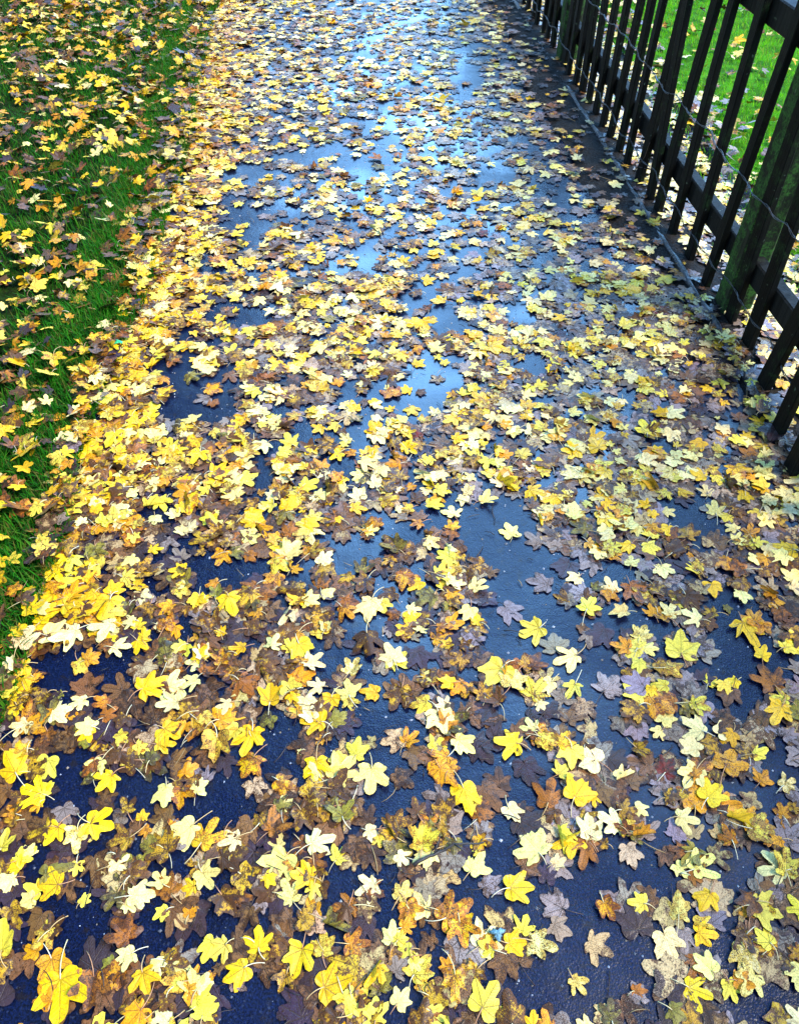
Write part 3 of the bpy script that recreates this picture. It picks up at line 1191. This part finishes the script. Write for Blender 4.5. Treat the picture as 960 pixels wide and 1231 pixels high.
def bramble(pts, label):
    root = empty('bramble_stem', pts[0])
    tag(root, label, 'stem')
    P = [tuple(np.array(p) - np.array(pts[0])) for p in pts]
    Q = []
    for i in range(len(P) - 1):
        for t in np.linspace(0, 1, 6, endpoint=False):
            Q.append(tuple(np.array(P[i]) * (1 - t) + np.array(P[i + 1]) * t))
    Q.append(P[-1])
    V, Fc = tube(Q, [.0022 * (1 - .5 * i / len(Q)) for i in range(len(Q))], 6)
    link('stem', pydata('stem', V, Fc, M_TWIG, True), root)
    V, Fc = tube([Q[8], tuple(np.array(Q[8]) + (.03, -.05, .01)), tuple(np.array(Q[8]) + (.07, -.09, .0))], [.0016, .0013, .0008], 5)
    link('side_shoot', pydata('side_shoot', V, Fc, M_TWIG, True), root)


yb = at(915, 340)[1]
bramble([(XF + .10, yb, .0), (XF + .105, yb - .01, .12), (XF + .12, yb + .02, .24), (XF + .16, yb - .06, .33), (XF + .2, yb - .2, .36)], 'thin dark arching bramble stem rising behind the pickets by the mossy post')
bramble([(XF + .02, yb + .75, .0), (XF - .006, yb + .78, .04), (XF - .01, yb + .70, .13), (XF - .02, yb + .66, .2)], 'short dry stem hooked round a picket low on the fence')


def scrap(px, py, size, mat, label, z, name, cat):
    p = at(px, py)
    root = empty(name, (p[0], p[1], z))
    tag(root, label, cat)
    V, Fc = [], []
    n = 18
    V.append((0, 0, size * .3))
    for r in (.4, .75, 1.0):
        for k in range(n):
            a = 2 * pi * k / n
            rr = size * r * (.75 + .3 * sin(3 * a + px) + .18 * sin(7 * a))
            V.append((rr * cos(a), rr * sin(a) * .8, size * .3 * (1 - r) + random.uniform(-.12, .16) * size))
    for k in range(n):
        k2 = (k + 1) % n
        Fc.append((0, 1 + k, 1 + k2))
        for r in range(2):
            Fc.append((1 + r * n + k, 1 + (r + 1) * n + k, 1 + (r + 1) * n + k2, 1 + r * n + k2))
    me = pydata('crumpled_sheet', V, Fc, mat, True)
    o = link('crumpled_sheet', me, root)
    md = o.modifiers.new('thickness', 'SOLIDIFY')
    md.thickness = .0008


scrap(597, 1125, .014, M_SCRAP, 'small crumpled turquoise scrap among dark leaves low on the path', .016, 'paper_scrap', 'litter')
scrap(903, 322, .032, M_SCRAP, 'crumpled pale turquoise scrap lying behind the fence beside the mossy post', .05, 'paper_scrap', 'litter')
scrap(147, 426, .016, M_GREENBIT, 'small green plastic bit on the verge edge beside cream leaves', .045, 'plastic_bit', 'litter')

# bits of twig, loose stalks and leaf crumbs trodden into the path
V, Fc, Cc = [], [], []
for _ in range(1300):
    x, y = random.uniform(XL - .1, XF), random.uniform(YMIN, 6.5)
    ln, a, r = random.uniform(.008, .05), random.uniform(0, 2 * pi), random.uniform(.0005, .0012)
    if x > XS:
        ln *= 1.6
    bd = random.uniform(-.5, .5)
    z = ground_h(x, y) + random.uniform(.001, .006)
    P = [(x + cos(a + bd * t) * ln * t, y + sin(a + bd * t) * ln * t, z + .002 * sin(3 * t)) for t in (0, .35, .7, 1)]
    v_, f_ = tube(P, [r, r, r * .8, r * .6], 4)
    b = len(V)
    V += v_
    Fc += [tuple(q + b for q in t) for t in f_]
    Cc += [(*random.choice(((.02, .014, .010), (.05, .032, .02), (.30, .20, .08), (.012, .010, .009))), 1)] * len(v_)
me = pydata('twig_debris', V, Fc, M_STALK, True)
tint_attr(me, Cc)
tag(link('twig_debris', me), 'bits of twig and loose stalks trodden into the wet path', 'debris', kind='stuff')

# grit on the asphalt
V, Fc, Cc = [], [], []
for _ in range(3200):
    x, y = random.uniform(XL, XS), random.uniform(YMIN, 4)
    s = random.uniform(.0010, .0028) * random.choice((.7, 1, 1, 1.5))
    b = len(V)
    for (dx, dy, dz) in ((1, 0, 0), (0, 1, 0), (-1, 0, 0), (0, -1, 0), (.1, .1, .9)):
        V.append((x + dx * s * random.uniform(.6, 1.2), y + dy * s * random.uniform(.6, 1.2), .0005 + dz * s))
    Fc += [(b, b + 1, b + 4), (b + 1, b + 2, b + 4), (b + 2, b + 3, b + 4), (b + 3, b, b + 4)]
    c = random.choice(((.3, .33, .38), (.12, .13, .15), (.45, .48, .5), (.25, .2, .14)))
    Cc += [(*c, 1)] * 5
me = pydata('grit', V, Fc, M_GRIT)
tint_attr(me, Cc)
tag(link('grit', me), 'pale grit and bits scattered on the wet asphalt', 'grit', kind='stuff')

# ------------------------------------------------------------------ unseen maples, added to shade the verge and darken the path's reflections
def maple(x, y, ht, label, seed):
    r_ = np.random.default_rng(seed)
    root = empty('unseen_shade_maple', (x, y, 0))
    tag(root, label, 'tree', 'unseen maples added for shade along the verge')
    pts = [(0, 0, -.1), (.03, .02, .6), (.05, -.05, ht * .25), (-.05, .05, ht * .5), (0, 0, ht * .9)]
    V, Fc = tube(pts, [.26, .19, .16, .11, .03], 12)
    tr = link('trunk', pydata('trunk', V, Fc, M_TWIG, True), root)
    ends = []
    for k in range(16):
        a, z = k * 2.4 + r_.uniform(-.4, .4), ht * (.24 + .04 * k)
        ln = ht * .42 * (1 - .03 * k)
        p0 = np.array([0, 0, z])
        p2 = p0 + np.array([cos(a) * ln, sin(a) * ln, ln * r_.uniform(.05, .55)])
        pm = (p0 + p2) / 2 + np.array([0, 0, ln * .1])
        V, Fc = tube([p0, pm, p2], [.07, .045, .012], 7)
        link('limb', pydata('limb', V, Fc, M_TWIG, True), root)
        ends += [p2, pm, (pm + p2) / 2]
    N = 9000
    E = np.array(ends)[r_.integers(0, len(ends), N)] + r_.normal(0, ht * .085, (N, 3))
    E = E[(E[:, 2] > 2.3) & (E[:, 0] + x < -.8)]
    N = len(E)
    sz = r_.uniform(.06, .13, N)
    V4 = np.zeros((N, 4, 3))
    A, B = r_.normal(size=(N, 3)), r_.normal(size=(N, 3))
    A /= np.linalg.norm(A, axis=1)[:, None]
    B -= (A * B).sum(1)[:, None] * A
    B /= np.linalg.norm(B, axis=1)[:, None]
    for q, (u, v) in enumerate(((0, -1), (.8, 0), (0, 1.1), (-.8, 0))):
        V4[:, q] = E + (A * u + B * v) * sz[:, None]
    me = mesh_np('crown', V4.reshape(-1, 3), np.arange(N * 4), np.arange(N) * 4, None, M_GRASS, False)
    cc = np.array([(.06, .08, .01), (.20, .13, .01), (.12, .12, .012), (.03, .06, .01)])[r_.integers(0, 4, N)]
    tint_attr(me, np.repeat(np.concatenate([cc, np.ones((N, 1))], 1), 4, axis=0))
    link('crown', me, root)


maple(-3.4, 2.2, 8.5, 'unseen broad yellowing maple added to shade the verge beside the path', 3)
maple(-3.9, 7.6, 9.5, 'unseen taller yellowing maple added for shade further along the verge', 5)

# ------------------------------------------------------------------ light
SUN_EL, SUN_AZ = 54.0, 112.0        # azimuth clockwise from the path direction (+y)
w = bpy.data.worlds.new('World')
sc.world = w
w.use_nodes = True
nt = w.node_tree
bg = nt.nodes['Background']
sky = nt.nodes.new('ShaderNodeTexSky')
sky.sky_type = 'NISHITA'
sky.sun_disc = False
sky.sun_elevation = radians(SUN_EL)
sky.sun_rotation = radians(SUN_AZ)
sky.air_density = 1.0
sky.dust_density = 0.0
sky.ozone_density = 8.0
geo = nt.nodes.new('ShaderNodeTexCoord')
dt = nt.nodes.new('ShaderNodeVectorMath')
dt.operation = 'DOT_PRODUCT'
CA, CE = radians(24), radians(35)
dt.inputs[1].default_value = (sin(CA) * cos(CE), cos(CA) * cos(CE), sin(CE))
nt.links.new(geo.outputs['Generated'], dt.inputs[0])
cn = nt.nodes.new('ShaderNodeTexNoise')
cn.inputs['Scale'].default_value = 3.2
cn.inputs['Detail'].default_value = 5
nt.links.new(geo.outputs['Generated'], cn.inputs['Vector'])
ad = nt.nodes.new('ShaderNodeMath')
ad.operation = 'MULTIPLY_ADD'
ad.inputs[1].default_value = .34
nt.links.new(cn.outputs['Fac'], ad.inputs[0])
nt.links.new(dt.outputs['Value'], ad.inputs[2])
mr = nt.nodes.new('ShaderNodeMapRange')
mr.interpolation_type = 'SMOOTHSTEP'
mr.inputs['From Min'].default_value = .965
mr.inputs['From Max'].default_value = 1.19
nt.links.new(ad.outputs[0], mr.inputs['Value'])
mx = nt.nodes.new('ShaderNodeMix')
mx.data_type = 'RGBA'
nt.links.new(mr.outputs[0], mx.inputs[0])
nt.links.new(sky.outputs[0], mx.inputs[6])
mx.inputs[7].default_value = (6.5, 15.5, 29.0, 1)
nt.links.new(mx.outputs[2], bg.inputs['Color'])
bg.inputs['Strength'].default_value = .10
sl = bpy.data.lights.new('sun', 'SUN')
sl.energy = 1.5
sl.angle = radians(20)
sl.color = (1, .94, .84)
so = bpy.data.objects.new('sun', sl)
COL.objects.link(so)
d = Vector((sin(radians(SUN_AZ)) * cos(radians(SUN_EL)), cos(radians(SUN_AZ)) * cos(radians(SUN_EL)), sin(radians(SUN_EL))))
so.rotation_euler = d.to_track_quat('Z', 'Y').to_euler()
so.location = (2, 6, 8)

sc.view_settings.view_transform = 'Standard'
sc.view_settings.look = 'None'
sc.view_settings.exposure = 2.3
sc.view_settings.gamma = 1
print('leaves', len(ORDER), 'seen', N_SEEN, 'px fence', XF, 'left', XL, 'posts', post_y, 'labels', len(set(f.label for f in sel)), 'long', max(len(f.label.replace(',', ' ').split()) for f in sel))
